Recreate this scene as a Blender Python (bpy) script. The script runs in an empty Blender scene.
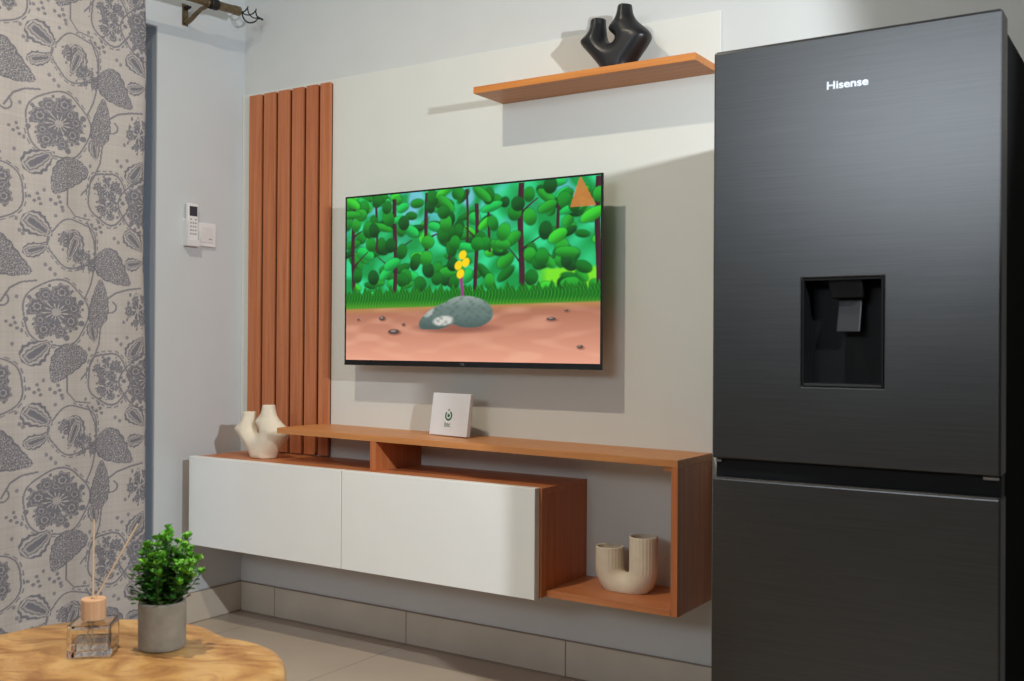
import bpy, bmesh, math, random
import numpy as np
from mathutils import Vector, Matrix
random.seed(7); rng = np.random.default_rng(7)
S = bpy.context.scene; COL = S.collection

# ------------------------------------------------------------------ helpers
def lin(c):
    return tuple((v/12.92 if v <= .04045 else ((v+.055)/1.055)**2.4) for v in [x/255 for x in c])
def nlin(a):
    a = np.clip(a, 0, 1); return np.where(a <= .04045, a/12.92, ((a+.055)/1.055)**2.4)

def new_mat(name, col, rough=.6, metal=0, bump=0, bscale=60, noise=0, nscale=8, spec=.5, coat=0, stretch=(1,1,1), **kw):
    m = bpy.data.materials.new(name); m.use_nodes = True; nt = m.node_tree; N = nt.nodes; Lk = nt.links
    b = N['Principled BSDF']; c = lin(col)
    b.inputs['Base Color'].default_value = (*c, 1); b.inputs['Roughness'].default_value = rough
    b.inputs['Metallic'].default_value = metal; b.inputs['Specular IOR Level'].default_value = spec
    b.inputs['Coat Weight'].default_value = coat
    tc = N.new('ShaderNodeTexCoord'); mp = N.new('ShaderNodeMapping'); mp.inputs['Scale'].default_value = stretch
    Lk.new(tc.outputs['Object'], mp.inputs['Vector'])
    nz = N.new('ShaderNodeTexNoise'); nz.inputs['Scale'].default_value = nscale; nz.inputs['Detail'].default_value = 5
    Lk.new(mp.outputs[0], nz.inputs['Vector'])
    rp = N.new('ShaderNodeValToRGB'); k = max(noise, .015)
    rp.color_ramp.elements[0].position = .3; rp.color_ramp.elements[1].position = .7
    rp.color_ramp.elements[0].color = (*[x*(1-k) for x in c], 1); rp.color_ramp.elements[1].color = (*[min(1, x*(1+k)) for x in c], 1)
    Lk.new(nz.outputs['Fac'], rp.inputs['Fac']); Lk.new(rp.outputs['Color'], b.inputs['Base Color'])
    if bump:
        n2 = N.new('ShaderNodeTexNoise'); n2.inputs['Scale'].default_value = bscale; n2.inputs['Detail'].default_value = 4
        Lk.new(mp.outputs[0], n2.inputs['Vector'])
        bp = N.new('ShaderNodeBump'); bp.inputs['Strength'].default_value = bump; bp.inputs['Distance'].default_value = .003
        Lk.new(n2.outputs['Fac'], bp.inputs['Height']); Lk.new(bp.outputs[0], b.inputs['Normal'])
    return m

def wood_mat(name, c1, c2, axis, rough=.42, scale=1.0, spec=.4):
    """laminate with grain running along axis (0,1,2)"""
    m = bpy.data.materials.new(name); m.use_nodes = True; nt = m.node_tree; N = nt.nodes; Lk = nt.links
    b = N['Principled BSDF']; b.inputs['Roughness'].default_value = rough; b.inputs['Specular IOR Level'].default_value = spec
    tc = N.new('ShaderNodeTexCoord'); mp = N.new('ShaderNodeMapping')
    s = [60*scale]*3; s[axis] = 2.2*scale; mp.inputs['Scale'].default_value = s
    Lk.new(tc.outputs['Object'], mp.inputs['Vector'])
    nz = N.new('ShaderNodeTexNoise'); nz.inputs['Scale'].default_value = 1.0; nz.inputs['Detail'].default_value = 7; nz.inputs['Roughness'].default_value = .65
    nz.inputs['Distortion'].default_value = .6
    Lk.new(mp.outputs[0], nz.inputs['Vector'])
    rp = N.new('ShaderNodeValToRGB'); rp.color_ramp.elements[0].position = .32; rp.color_ramp.elements[1].position = .68
    rp.color_ramp.elements[0].color = (*lin(c1), 1); rp.color_ramp.elements[1].color = (*lin(c2), 1)
    Lk.new(nz.outputs['Fac'], rp.inputs['Fac']); Lk.new(rp.outputs['Color'], b.inputs['Base Color'])
    return m

def attr_mat(name, rough=.9, emit=0, weave=False, spec=.2):
    m = bpy.data.materials.new(name); m.use_nodes = True; nt = m.node_tree; N = nt.nodes; Lk = nt.links
    b = N['Principled BSDF']; b.inputs['Roughness'].default_value = rough; b.inputs['Specular IOR Level'].default_value = spec
    a = N.new('ShaderNodeAttribute'); a.attribute_name = 'Col'
    if emit:
        b.inputs['Base Color'].default_value = (.01, .01, .01, 1)
        Lk.new(a.outputs['Color'], b.inputs['Emission Color']); b.inputs['Emission Strength'].default_value = emit
    else:
        Lk.new(a.outputs['Color'], b.inputs['Base Color'])
    if weave:
        tc = N.new('ShaderNodeTexCoord'); hs = []
        for sc in ((1, 900, 60), (1, 60, 900)):
            mp = N.new('ShaderNodeMapping'); mp.inputs['Scale'].default_value = sc
            Lk.new(tc.outputs['Object'], mp.inputs['Vector'])
            nz = N.new('ShaderNodeTexNoise'); nz.inputs['Scale'].default_value = 1; Lk.new(mp.outputs[0], nz.inputs['Vector']); hs.append(nz)
        ad = N.new('ShaderNodeMath'); Lk.new(hs[0].outputs['Fac'], ad.inputs[0]); Lk.new(hs[1].outputs['Fac'], ad.inputs[1])
        bp = N.new('ShaderNodeBump'); bp.inputs['Strength'].default_value = .12; bp.inputs['Distance'].default_value = .001
        Lk.new(ad.outputs[0], bp.inputs['Height']); Lk.new(bp.outputs[0], b.inputs['Normal'])
    return m

def link(name, me, mat, parent=None, smooth=False):
    o = bpy.data.objects.new(name, me); COL.objects.link(o)
    if mat: me.materials.append(mat)
    if parent: o.parent = parent; o.matrix_parent_inverse = Matrix.Translation(-parent.location)
    if smooth: me.polygons.foreach_set('use_smooth', [True]*len(me.polygons))
    return o
def obj(name, bm, mat, parent=None, smooth=False, bevel=0, seg=2, ang=40):
    me = bpy.data.meshes.new(name); bmesh.ops.recalc_face_normals(bm, faces=bm.faces); bm.to_mesh(me); bm.free()
    o = link(name, me, mat, parent, smooth)
    if bevel:
        md = o.modifiers.new('bevel', 'BEVEL'); md.width = bevel; md.segments = seg; md.limit_method = 'ANGLE'; md.angle_limit = math.radians(ang)
        md.harden_normals = False
    return o
def thing(name, label, cat, loc, group=None):
    o = bpy.data.objects.new(name, None); COL.objects.link(o); o.location = loc; o.empty_display_size = .05
    return tag(o, label, cat, group)
def tag(o, label, cat, group=None):
    o['label'] = label; o['category'] = cat
    if group: o['group'] = group
    return o
def struct(o): o['kind'] = 'structure'; return o
def hexa(bm, p):
    v = [bm.verts.new(q) for q in p]
    for f in ((0,3,2,1),(4,5,6,7),(0,1,5,4),(1,2,6,5),(2,3,7,6),(3,0,4,7)): bm.faces.new([v[i] for i in f])
def box(bm, x0, x1, y0, y1, z0, z1):
    hexa(bm, [(x0,y0,z0),(x1,y0,z0),(x1,y1,z0),(x0,y1,z0),(x0,y0,z1),(x1,y0,z1),(x1,y1,z1),(x0,y1,z1)]); return bm
def B(*a): return box(bmesh.new(), *a)
def tube(bm, pts, rad, n=12, caps=True, closed=False):
    pts = [Vector(p) for p in pts]; m = len(pts); rings = []
    if not hasattr(rad, '__len__'): rad = [rad]*m
    prev = None
    for i, p in enumerate(pts):
        if closed: t = pts[(i+1) % m]-pts[i-1]
        else: t = pts[min(i+1, m-1)]-pts[max(i-1, 0)]
        t.normalize()
        if prev is None: a = t.orthogonal().normalized()
        else: a = (prev-t*prev.dot(t)).normalized()
        prev = a; b = t.cross(a)
        rings.append([bm.verts.new(p+(a*math.cos(2*math.pi*k/n)+b*math.sin(2*math.pi*k/n))*rad[i]) for k in range(n)])
    rr = list(range(m-1))+([m-1] if closed else [])
    for i in rr:
        A, Bq = rings[i], rings[(i+1) % m]
        for k in range(n): bm.faces.new((A[k], A[(k+1) % n], Bq[(k+1) % n], Bq[k]))
    if caps and not closed: bm.faces.new(rings[0][::-1]); bm.faces.new(rings[-1])
    return bm
def lathe(bm, prof, cx, cy, n=40):
    rings = []
    for r, z in prof: rings.append([bm.verts.new((cx+r*math.cos(2*math.pi*k/n), cy+r*math.sin(2*math.pi*k/n), z)) for k in range(n)])
    for i in range(len(rings)-1):
        for k in range(n): bm.faces.new((rings[i][k], rings[i][(k+1) % n], rings[i+1][(k+1) % n], rings[i+1][k]))
    bm.faces.new(rings[0][::-1]); bm.faces.new(rings[-1]); return bm
def text(name, s, size, mat, parent, origin, xdir, ydir, extrude=.0004, bold=0, shear=0):
    c = bpy.data.curves.new(name, 'FONT'); c.body = s; c.size = size; c.extrude = extrude; c.offset = bold; c.shear = shear
    t = bpy.data.objects.new(name, c); COL.objects.link(t)
    dg = bpy.context.evaluated_depsgraph_get(); dg.update()
    me = bpy.data.meshes.new_from_object(t.evaluated_get(dg)); bpy.data.objects.remove(t); me.materials.clear()
    x = Vector(xdir).normalized(); y = Vector(ydir).normalized(); z = x.cross(y)
    M = Matrix((( x.x, y.x, z.x, origin[0]), (x.y, y.y, z.y, origin[1]), (x.z, y.z, z.z, origin[2]), (0,0,0,1)))
    me.transform(M); me.name = name
    return link(name, me, mat, parent)

def surface_nets(F, x0, y0, z0, h):
    """closed smooth mesh of F<0 on a regular grid"""
    ins = F < 0; nx, ny, nz = F.shape
    acc = np.zeros((nx-1, ny-1, nz-1, 3)); cnt = np.zeros((nx-1, ny-1, nz-1))
    for ax in range(3):
        sl0 = [slice(None)]*3; sl1 = [slice(None)]*3; sl0[ax] = slice(0, -1); sl1[ax] = slice(1, None)
        f0 = F[tuple(sl0)]; f1 = F[tuple(sl1)]; cr = (f0 < 0) != (f1 < 0)
        t = np.where(cr, f0/np.where(cr, f0-f1, 1), 0)
        idx = np.stack(np.meshgrid(*[np.arange(s) for s in f0.shape], indexing='ij'), -1).astype(float)
        idx[..., ax] += t
        o1, o2 = [a for a in range(3) if a != ax]
        for a in (0, 1):
            for b in (0, 1):
                s = [slice(None)]*3; s[ax] = slice(None)
                s[o1] = slice(1, None) if a else slice(0, -1); s[o2] = slice(1, None) if b else slice(0, -1)
                s = tuple(s); acc += np.where(cr[s][..., None], idx[s], 0); cnt += cr[s]
    act = cnt > 0; vid = -np.ones(act.shape, int); vid[act] = np.arange(act.sum())
    V = (acc[act]/cnt[act][:, None])*h+np.array([x0, y0, z0])
    faces = []
    for ax in range(3):
        o1, o2 = [(1, 2), (2, 0), (0, 1)][ax]
        sl0 = [slice(1, -1)]*3; sl1 = [slice(1, -1)]*3; sl0[ax] = slice(0, -1); sl1[ax] = slice(1, None)
        a = ins[tuple(sl0)]; b = ins[tuple(sl1)]
        I = np.argwhere(a != b); fl = a[a != b]
        g = I.copy(); g[:, o1] += 1; g[:, o2] += 1
        def at(d1, d2):
            q = g.copy(); q[:, o1] -= d1; q[:, o2] -= d2; return vid[q[:, 0], q[:, 1], q[:, 2]]
        Q = np.stack([at(1, 1), at(0, 1), at(0, 0), at(1, 0)], 1)
        Q[~fl] = Q[~fl][:, ::-1]; faces.append(Q)
    return V, np.concatenate(faces)
def np_mesh(name, V, Fc, col=None):
    me = bpy.data.meshes.new(name); me.vertices.add(len(V)); me.vertices.foreach_set('co', np.asarray(V, np.float32).ravel())
    me.loops.add(Fc.size); me.loops.foreach_set('vertex_index', np.asarray(Fc, np.int32).ravel())
    me.polygons.add(len(Fc)); me.polygons.foreach_set('loop_start', np.arange(0, Fc.size, Fc.shape[1], dtype=np.int32))
    if col is not None:
        a = me.color_attributes.new('Col', 'FLOAT_COLOR', 'POINT')
        a.data.foreach_set('color', np.concatenate([col, np.ones((len(col), 1))], 1).astype(np.float32).ravel())
    me.update(calc_edges=True); me.validate(); return me
def grid_faces(nu, nv):
    i, j = np.meshgrid(np.arange(nu-1), np.arange(nv-1), indexing='ij'); a = (i*nv+j).ravel()
    return np.stack([a, a+nv, a+nv+1, a+1], 1)

# ------------------------------------------------------------------ materials
M = {}
M['wall_far'] = new_mat('unseen wall toned for bounce', (168, 160, 150), .8)  # unseen walls, tone chosen to limit the light they bounce
M['wall'] = new_mat('painted wall', (206, 208, 206), .75, bump=.05, bscale=90, spec=.3)
M['wall_left'] = new_mat('painted side wall', (202, 207, 210), .75, bump=.05, bscale=90, spec=.3)
M['ceil'] = new_mat('white ceiling paint', (232, 230, 226), .9)
M['tilebase'] = new_mat('beige grey skirting tile', (202, 193, 178), .45, noise=.07, nscale=6)
M['grout'] = new_mat('dark grout', (150, 138, 124), .9)
M['panel'] = new_mat('off white laminate panel', (218, 219, 212), .5, spec=.35)
M['door_white'] = new_mat('matt white lacquer', (238, 238, 234), .45, spec=.4)
M['slat'] = wood_mat('reddish oak slat laminate', (172, 98, 60), (200, 126, 82), 2)
M['slatback'] = new_mat('dark brown slat backing', (44, 24, 15), .7)
M['wood_x'] = wood_mat('oak laminate grain along wall', (178, 104, 60), (204, 132, 84), 0)
M['wood_xt'] = wood_mat('honey oak top board', (186, 118, 64), (212, 146, 88), 0)
M['wood_z'] = wood_mat('oak laminate upright grain', (176, 98, 54), (202, 126, 76), 2)
M['shelf'] = wood_mat('golden oak shelf', (186, 110, 46), (212, 138, 66), 0)
M['black_gloss'] = new_mat('black plastic', (14, 14, 15), .25)
M['black_matt'] = new_mat('matt black ceramic', (20, 20, 22), .38, bump=.03, bscale=200)
M['cream'] = new_mat('cream ceramic', (226, 214, 192), .55, bump=.06, bscale=260, noise=.03, nscale=30)
M['cream_rib'] = new_mat('ribbed cream stoneware', (220, 206, 182), .7, noise=.04, nscale=40)
M['white_plastic'] = new_mat('white plastic', (228, 228, 230), .35)
M['white_plastic2'] = new_mat('soft white plastic', (220, 220, 220), .45)
M['screen_dark'] = new_mat('lcd window', (52, 58, 70), .25)
M['button'] = new_mat('grey buttons', (150, 150, 152), .5)
M['brass'] = new_mat('antique brass', (120, 104, 80), .38, metal=.75, noise=.25, nscale=40)
M['iron'] = new_mat('dark wrought iron', (38, 34, 32), .5, metal=.5)
M['green_ink'] = new_mat('green print', (22, 104, 52), .6)
M['grey_ink'] = new_mat('grey green print', (92, 120, 100), .6)
M['concrete'] = new_mat('concrete planter', (134, 126, 112), .85, bump=.3, bscale=120, noise=.14, nscale=30)
M['soil'] = new_mat('dark soil', (34, 26, 20), 1, bump=.6, bscale=200)
M['stem'] = new_mat('plant stems', (52, 74, 30), .7)
M['reed'] = new_mat('pale reed', (216, 186, 150), .8)
M['cap'] = wood_mat('pale beech cap', (196, 150, 112), (220, 176, 136), 2, scale=2, rough=.6)
M['alu'] = new_mat('grey aluminium frame', (120, 124, 128), .4, metal=.6)
M['jamb'] = new_mat('shade toned reveal', (150, 154, 158), .8)  # shade inside the recess put into this blue-grey
M['silver'] = new_mat('silver lettering', (198, 199, 202), .3, metal=.6)
M['chrome'] = new_mat('chrome trim', (200, 202, 206), .15, metal=1)
M['niche'] = new_mat('black dispenser plastic', (7, 7, 8), .5, spec=.2)
M['paddle'] = new_mat('smoky dispenser paddle', (18, 18, 20), .5)

def steel():
    m = bpy.data.materials.new('dark brushed steel'); m.use_nodes = True; nt = m.node_tree; N = nt.nodes; Lk = nt.links
    b = N['Principled BSDF']; b.inputs['Metallic'].default_value = 1.0; b.inputs['Roughness'].default_value = .46
    tc = N.new('ShaderNodeTexCoord'); mp = N.new('ShaderNodeMapping'); mp.inputs['Scale'].default_value = (6, 6, 900)
    Lk.new(tc.outputs['Object'], mp.inputs['Vector'])
    nz = N.new('ShaderNodeTexNoise'); nz.inputs['Scale'].default_value = 1; nz.inputs['Detail'].default_value = 3; Lk.new(mp.outputs[0], nz.inputs['Vector'])
    rp = N.new('ShaderNodeValToRGB'); rp.color_ramp.elements[0].position = .3; rp.color_ramp.elements[1].position = .7
    rp.color_ramp.elements[0].color = (*lin((84, 84, 84)), 1); rp.color_ramp.elements[1].color = (*lin((94, 94, 94)), 1)
    Lk.new(nz.outputs['Fac'], rp.inputs['Fac']); Lk.new(rp.outputs['Color'], b.inputs['Base Color'])
    r2 = N.new('ShaderNodeMapRange'); r2.inputs['To Min'].default_value = .27; r2.inputs['To Max'].default_value = .34
    Lk.new(nz.outputs['Fac'], r2.inputs['Value']); Lk.new(r2.outputs[0], b.inputs['Roughness'])
    bp = N.new('ShaderNodeBump'); bp.inputs['Strength'].default_value = .06; bp.inputs['Distance'].default_value = .001
    Lk.new(nz.outputs['Fac'], bp.inputs['Height']); Lk.new(bp.outputs[0], b.inputs['Normal'])
    return m
M['steel'] = steel()
M['fridge_side'] = new_mat('dark grey enamel', (14, 14, 15), .8, spec=.05)

def glass(name, col=(1, 1, 1), ior=1.45, rough=0.0):
    m = bpy.data.materials.new(name); m.use_nodes = True; b = m.node_tree.nodes['Principled BSDF']
    b.inputs['Base Color'].default_value = (*col, 1); b.inputs['Transmission Weight'].default_value = 1
    b.inputs['IOR'].default_value = ior; b.inputs['Roughness'].default_value = rough
    return m
M['glass'] = glass('clear bottle glass'); M['oil'] = glass('clear scented oil', (.97, .96, .92), 1.4)
M['pane'] = glass('window glass', ior=1.05)

def floor_mat():
    m = bpy.data.materials.new('large grey floor tiles'); m.use_nodes = True; nt = m.node_tree; N = nt.nodes; Lk = nt.links
    b = N['Principled BSDF']; b.inputs['Roughness'].default_value = .35
    tc = N.new('ShaderNodeTexCoord'); mp = N.new('ShaderNodeMapping'); mp.inputs['Location'].default_value = (-.1825, .02, 0)
    Lk.new(tc.outputs['Object'], mp.inputs['Vector'])
    br = N.new('ShaderNodeTexBrick'); br.offset = 0; br.inputs['Scale'].default_value = 1
    br.inputs['Brick Width'].default_value = .6; br.inputs['Row Height'].default_value = .6; br.inputs['Mortar Size'].default_value = .0022
    br.inputs['Color1'].default_value = (*lin((184, 170, 153)), 1); br.inputs['Color2'].default_value = (*lin((180, 166, 149)), 1)
    br.inputs['Mortar'].default_value = (*lin((140, 132, 124)), 1); Lk.new(mp.outputs[0], br.inputs['Vector'])
    nz = N.new('ShaderNodeTexNoise'); nz.inputs['Scale'].default_value = 4; nz.inputs['Detail'].default_value = 6; Lk.new(tc.outputs['Object'], nz.inputs['Vector'])
    mr = N.new('ShaderNodeMapRange'); mr.inputs['To Min'].default_value = .9; mr.inputs['To Max'].default_value = 1.1; Lk.new(nz.outputs['Fac'], mr.inputs['Value'])
    mx = N.new('ShaderNodeVectorMath'); mx.operation = 'SCALE'; Lk.new(br.outputs['Color'], mx.inputs[0]); Lk.new(mr.outputs[0], mx.inputs['Scale'])
    Lk.new(mx.outputs[0], b.inputs['Base Color']); return m
M['floor'] = floor_mat()

def live_edge_mat():
    m = bpy.data.materials.new('pale varnished stump wood'); m.use_nodes = True; nt = m.node_tree; N = nt.nodes; Lk = nt.links
    b = N['Principled BSDF']; b.inputs['Roughness'].default_value = .42; b.inputs['Specular IOR Level'].default_value = .45
    tc = N.new('ShaderNodeTexCoord')
    mp = N.new('ShaderNodeMapping'); mp.inputs['Location'].default_value = (-1.30, 1.66, 0); mp.inputs['Scale'].default_value = (1, 1, .12)
    Lk.new(tc.outputs['Object'], mp.inputs['Vector'])
    n0 = N.new('ShaderNodeTexNoise'); n0.inputs['Scale'].default_value = 5; n0.inputs['Detail'].default_value = 3; Lk.new(mp.outputs[0], n0.inputs['Vector'])
    sc = N.new('ShaderNodeVectorMath'); sc.operation = 'SCALE'; sc.inputs['Scale'].default_value = .22; Lk.new(n0.outputs['Color'], sc.inputs[0])
    ad = N.new('ShaderNodeVectorMath'); Lk.new(mp.outputs[0], ad.inputs[0]); Lk.new(sc.outputs[0], ad.inputs[1])
    wv = N.new('ShaderNodeTexWave'); wv.wave_type = 'RINGS'; wv.rings_direction = 'Z'; wv.inputs['Scale'].default_value = 3.2
    wv.inputs['Distortion'].default_value = 5; wv.inputs['Detail'].default_value = 4; wv.inputs['Detail Scale'].default_value = 2.5
    Lk.new(ad.outputs[0], wv.inputs['Vector'])
    r1 = N.new('ShaderNodeValToRGB'); e = r1.color_ramp.elements
    e[0].position = 0; e[0].color = (*lin((176, 130, 74)), 1); e[1].position = 1; e[1].color = (*lin((198, 156, 98)), 1)
    q = e.new(.35); q.color = (*lin((190, 144, 84)), 1)
    Lk.new(wv.outputs['Fac'], r1.inputs['Fac'])
    n2 = N.new('ShaderNodeTexNoise'); n2.inputs['Scale'].default_value = 9; n2.inputs['Detail'].default_value = 8; n2.inputs['Roughness'].default_value = .7
    m2 = N.new('ShaderNodeMapping'); m2.inputs['Rotation'].default_value = (0, 0, math.radians(-28)); Lk.new(ad.outputs[0], m2.inputs['Vector'])
    m3 = N.new('ShaderNodeMapping'); m3.inputs['Scale'].default_value = (.9, 3.6, 1); Lk.new(m2.outputs[0], m3.inputs['Vector'])
    Lk.new(m3.outputs[0], n2.inputs['Vector'])
    r2 = N.new('ShaderNodeValToRGB'); r2.color_ramp.elements[0].position = .34; r2.color_ramp.elements[1].position = .56
    r2.color_ramp.elements[0].color = (*lin((178, 140, 118)), 1); r2.color_ramp.elements[1].color = (1, 1, 1, 1)
    Lk.new(n2.outputs['Fac'], r2.inputs['Fac'])
    mx = N.new('ShaderNodeMix'); mx.data_type = 'RGBA'; mx.blend_type = 'MULTIPLY'; mx.inputs['Factor'].default_value = .85
    Lk.new(r1.outputs['Color'], mx.inputs['A']); Lk.new(r2.outputs['Color'], mx.inputs['B'])
    Lk.new(mx.outputs['Result'], b.inputs['Base Color'])
    bp = N.new('ShaderNodeBump'); bp.inputs['Strength'].default_value = .25; bp.inputs['Distance'].default_value = .003
    Lk.new(n2.outputs['Fac'], bp.inputs['Height']); Lk.new(bp.outputs[0], b.inputs['Normal'])
    return m
M['stump'] = live_edge_mat()

# ------------------------------------------------------------------ room
RX, RY, RZ = 5.2, -5.8, 2.95
struct(obj('floor', B(-.2, RX+.2, RY-.2, .2, -.1, 0), M['floor']))
struct(obj('ceiling', B(-.2, RX+.2, RY-.2, .2, RZ, RZ+.1), M['ceil']))
struct(obj('wall_back', B(-.2, RX+.2, 0, .2, 0, RZ), M['wall']))
struct(obj('wall_right', B(RX, RX+.2, RY, 0, 0, RZ), M['wall_far']))
OY0, OY1, OZ = -2.3, -.388, 2.046
bm = bmesh.new(); box(bm, -.2, 0, OY1, 0, 0, RZ); box(bm, -.2, 0, OY0, OY1, OZ, RZ); box(bm, -.2, 0, RY, OY0, 0, RZ)
struct(obj('wall_left', bm, M['wall_left']))
bm = bmesh.new(); box(bm, -.2, 0.6, RY-.2, RY, 0, RZ); box(bm, 0.6, 2.6, RY-.2, RY, 0, 2.0); box(bm, 0.6, 2.6, RY-.2, RY, 2.85, RZ); box(bm, 2.6, RX+.2, RY-.2, RY, 0, RZ)
struct(obj('wall_front', bm, M['wall_far']))
# reveal lining of the sliding door opening
bm = bmesh.new(); box(bm, -.199, -.001, OY1-.004, OY1, 0, OZ); box(bm, -.199, -.001, OY0, OY1-.004, OZ-.004, OZ)
struct(obj('trim_1', bm, M['jamb']))
# sliding glass door
w = struct(obj('window_1', (lambda b: (box(b, -.16, -.12, OY1-.05, OY1-.004, 0, OZ-.004), box(b, -.16, -.12, OY0, OY0+.05, 0, OZ-.004), box(b, -.16, -.12, OY0+.05, OY1-.05, OZ-.06, OZ-.004),
    box(b, -.16, -.12, OY0+.05, OY1-.05, 0, .06), box(b, -.16, -.12, (OY0+OY1)/2-.03, (OY0+OY1)/2+.03, .06, OZ-.06), b)[-1])(bmesh.new()), M['alu']))
for a, b_ in ((OY0+.05, (OY0+OY1)/2-.03), ((OY0+OY1)/2+.03, OY1-.05)):
    obj('pane', B(-.143, -.137, a, b_, .06, OZ-.06), M['pane'], w)
# unseen window added behind the camera for cool fill and steel reflections
w = struct(obj('added_window', (lambda b: (box(b, 0.6, 0.66, RY-.14, RY-.08, 2.0, 2.85), box(b, 2.54, 2.6, RY-.14, RY-.08, 2.0, 2.85), box(b, 0.66, 2.54, RY-.14, RY-.08, 2.0, 2.06), box(b, 0.66, 2.54, RY-.14, RY-.08, 2.79, 2.85), box(b, 1.57, 1.63, RY-.14, RY-.08, 2.06, 2.79), b)[-1])(bmesh.new()), M['alu']))
obj('pane', B(0.66, 1.57, RY-.113, RY-.107, 2.06, 2.79), M['pane'], w); obj('pane', B(1.63, 2.54, RY-.113, RY-.107, 2.06, 2.79), M['pane'], w)

# skirting tiles: each run one mesh with grout joints
BH = .1047
def skirting(name, runs, grout):
    bm = bmesh.new()
    for r in runs: box(bm, *r)
    o = struct(obj(name, bm, M['tilebase'], bevel=.0015))
    bm = bmesh.new()
    for r in grout: box(bm, *r)
    obj('grout', bm, M['grout'], o); return o
j = .1825; xs = [.010, j]+[j+.6*k for k in range(1, 8)]; g = .0014
runs = [(xs[i]+g, min(xs[i+1], RX)-g, -.010, 0, .002, BH) for i in range(len(xs)-1)]
skirting('baseboard_back', runs, [(.010, RX, -.007, 0, 0, BH+.0025)])
runs = [(0, .010, OY1+.001, -g, .002, BH)]
skirting('baseboard_left', runs, [(0, .007, OY1+.001, 0, 0, BH+.0025)])

# ------------------------------------------------------------------ feature wall
PF = -.009
tag(obj('wall_panel', B(0.001, 1.8553, PF, 0, .2905, 1.889), M['panel'], bevel=.0012), 'large flat off-white wall panel mounted behind the television and console', 'wall panel')
sp = thing('slat_panel', 'tall reddish wood slatted panel at the left of the television wall', 'slat panel', (.267, PF, .592))
obj('backing', B(.052, .447, PF-.004, PF-.0004, .593, 1.874), M['slatback'], sp)
sx = [(.052,.113),(.127,.184),(.198,.253),(.267,.321),(.335,.387),(.401,.447)]
for a, b_ in sx: obj('slat', B(a, b_, PF-.016, PF-.004, .593, 1.877), M['slat'], sp, bevel=.0015)

ws = tag(obj('wall_shelf', B(1.1477, 1.8486, -.1664, PF, 1.7185, 1.7381), M['shelf'], bevel=.0008), 'long thin orange-brown wooden wall shelf above the television carrying a black vase', 'shelf')

# ------------------------------------------------------------------ floating console
K = thing('floating_console', 'wall-hung wooden television console with two white doors and open end shelf', 'console', (.95, PF, .29))
zl, zr, kt = .7027, .6877, .0185
bm = bmesh.new(); hexa(bm, [(.4202,-.2362,zl-kt),(1.837,-.2362,zr-kt),(1.837,PF,zr-kt),(.4202,PF,zl-kt),(.4202,-.2362,zl),(1.837,-.2362,zr),(1.837,PF,zr),(.4202,PF,zl)])
obj('top_board', bm, M['wood_xt'], K, bevel=.0008)
CY, CX = -.262, 1.451
obj('side_panel', B(1.8185, 1.837, -.2355, PF, .2899, zr-kt), M['wood_z'], K, bevel=.0008)
obj('bottom_shelf', B(CX, 1.8185, -.2362, PF, .2899, .3082), M['wood_x'], K, bevel=.0008)
zd = zl+(zr-zl)*(.83-.42)/1.414-kt
obj('divider', B(.818, .841, -.2355, PF, .589, zd), M['wood_z'], K, bevel=.0008)
obj('cabinet_top', B(.0578, CX, CY, PF, .571, .589), M['wood_x'], K, bevel=.0008)
bm = bmesh.new(); box(bm, .0578, CX-.018, CY, PF, .2912, .309); box(bm, .0578, .0758, CY, PF, .309, .571); box(bm, .74, .758, CY, PF-.01, .309, .571)
obj('cabinet_box', bm, M['wood_z'], K)
obj('cabinet_side', B(CX-.018, CX, CY, PF, .2912, .571), M['wood_z'], K, bevel=.0008)
obj('door', B(.0578, .7494, -.2895, CY-.002, .2909, .5914), M['door_white'], K, bevel=.0012)
obj('door', B(.7524, 1.4455, -.2895, CY-.002, .2909, .5914), M['door_white'], K, bevel=.0012)
obj('bracket', B(1.793, 1.8185, -.225, -.2, zr-kt-.012-.0003, zr-kt-.0003), M['wood_xt'], K)

# ------------------------------------------------------------------ television
TX0, TX1, TY, TZ0, TZ1 = .590, 1.546, -.100, .909, 1.461
TV = thing('television', 'wall-mounted flat screen television showing a cartoon forest clearing', 'television', ((TX0+TX1)/2, PF, TZ0))
obj('housing', B(TX0+.03, TX1-.03, TY+.005, TY+.030, TZ0+.02, TZ1-.02), M['black_gloss'], TV, bevel=.002)
obj('rear_cover', B(TX0+.16, TX1-.16, TY+.030, TY+.060, TZ0+.05, TZ1-.14), M['black_gloss'], TV, bevel=.006)
obj('wall_mount', B(TX0+.35, TX1-.35, TY+.060, PF, TZ0+.15, TZ0+.35), M['iron'], TV)
bz, bb = .0055, .017
bm = bmesh.new()
box(bm, TX0, TX0+bz, TY-.001, TY+.005, TZ0, TZ1); box(bm, TX1-bz, TX1, TY-.001, TY+.005, TZ0, TZ1)
box(bm, TX0+bz, TX1-bz, TY-.001, TY+.005, TZ1-bz, TZ1); box(bm, TX0+bz, TX1-bz, TY-.001, TY+.005, TZ0, TZ0+bb)
obj('bezel', bm, M['black_gloss'], TV)
text('maker_mark', 'TCL', .0085, M['button'], TV, ((TX0+TX1)/2-.008, TY-.0014, TZ0+.0055), (1,0,0), (0,0,1))

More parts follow.
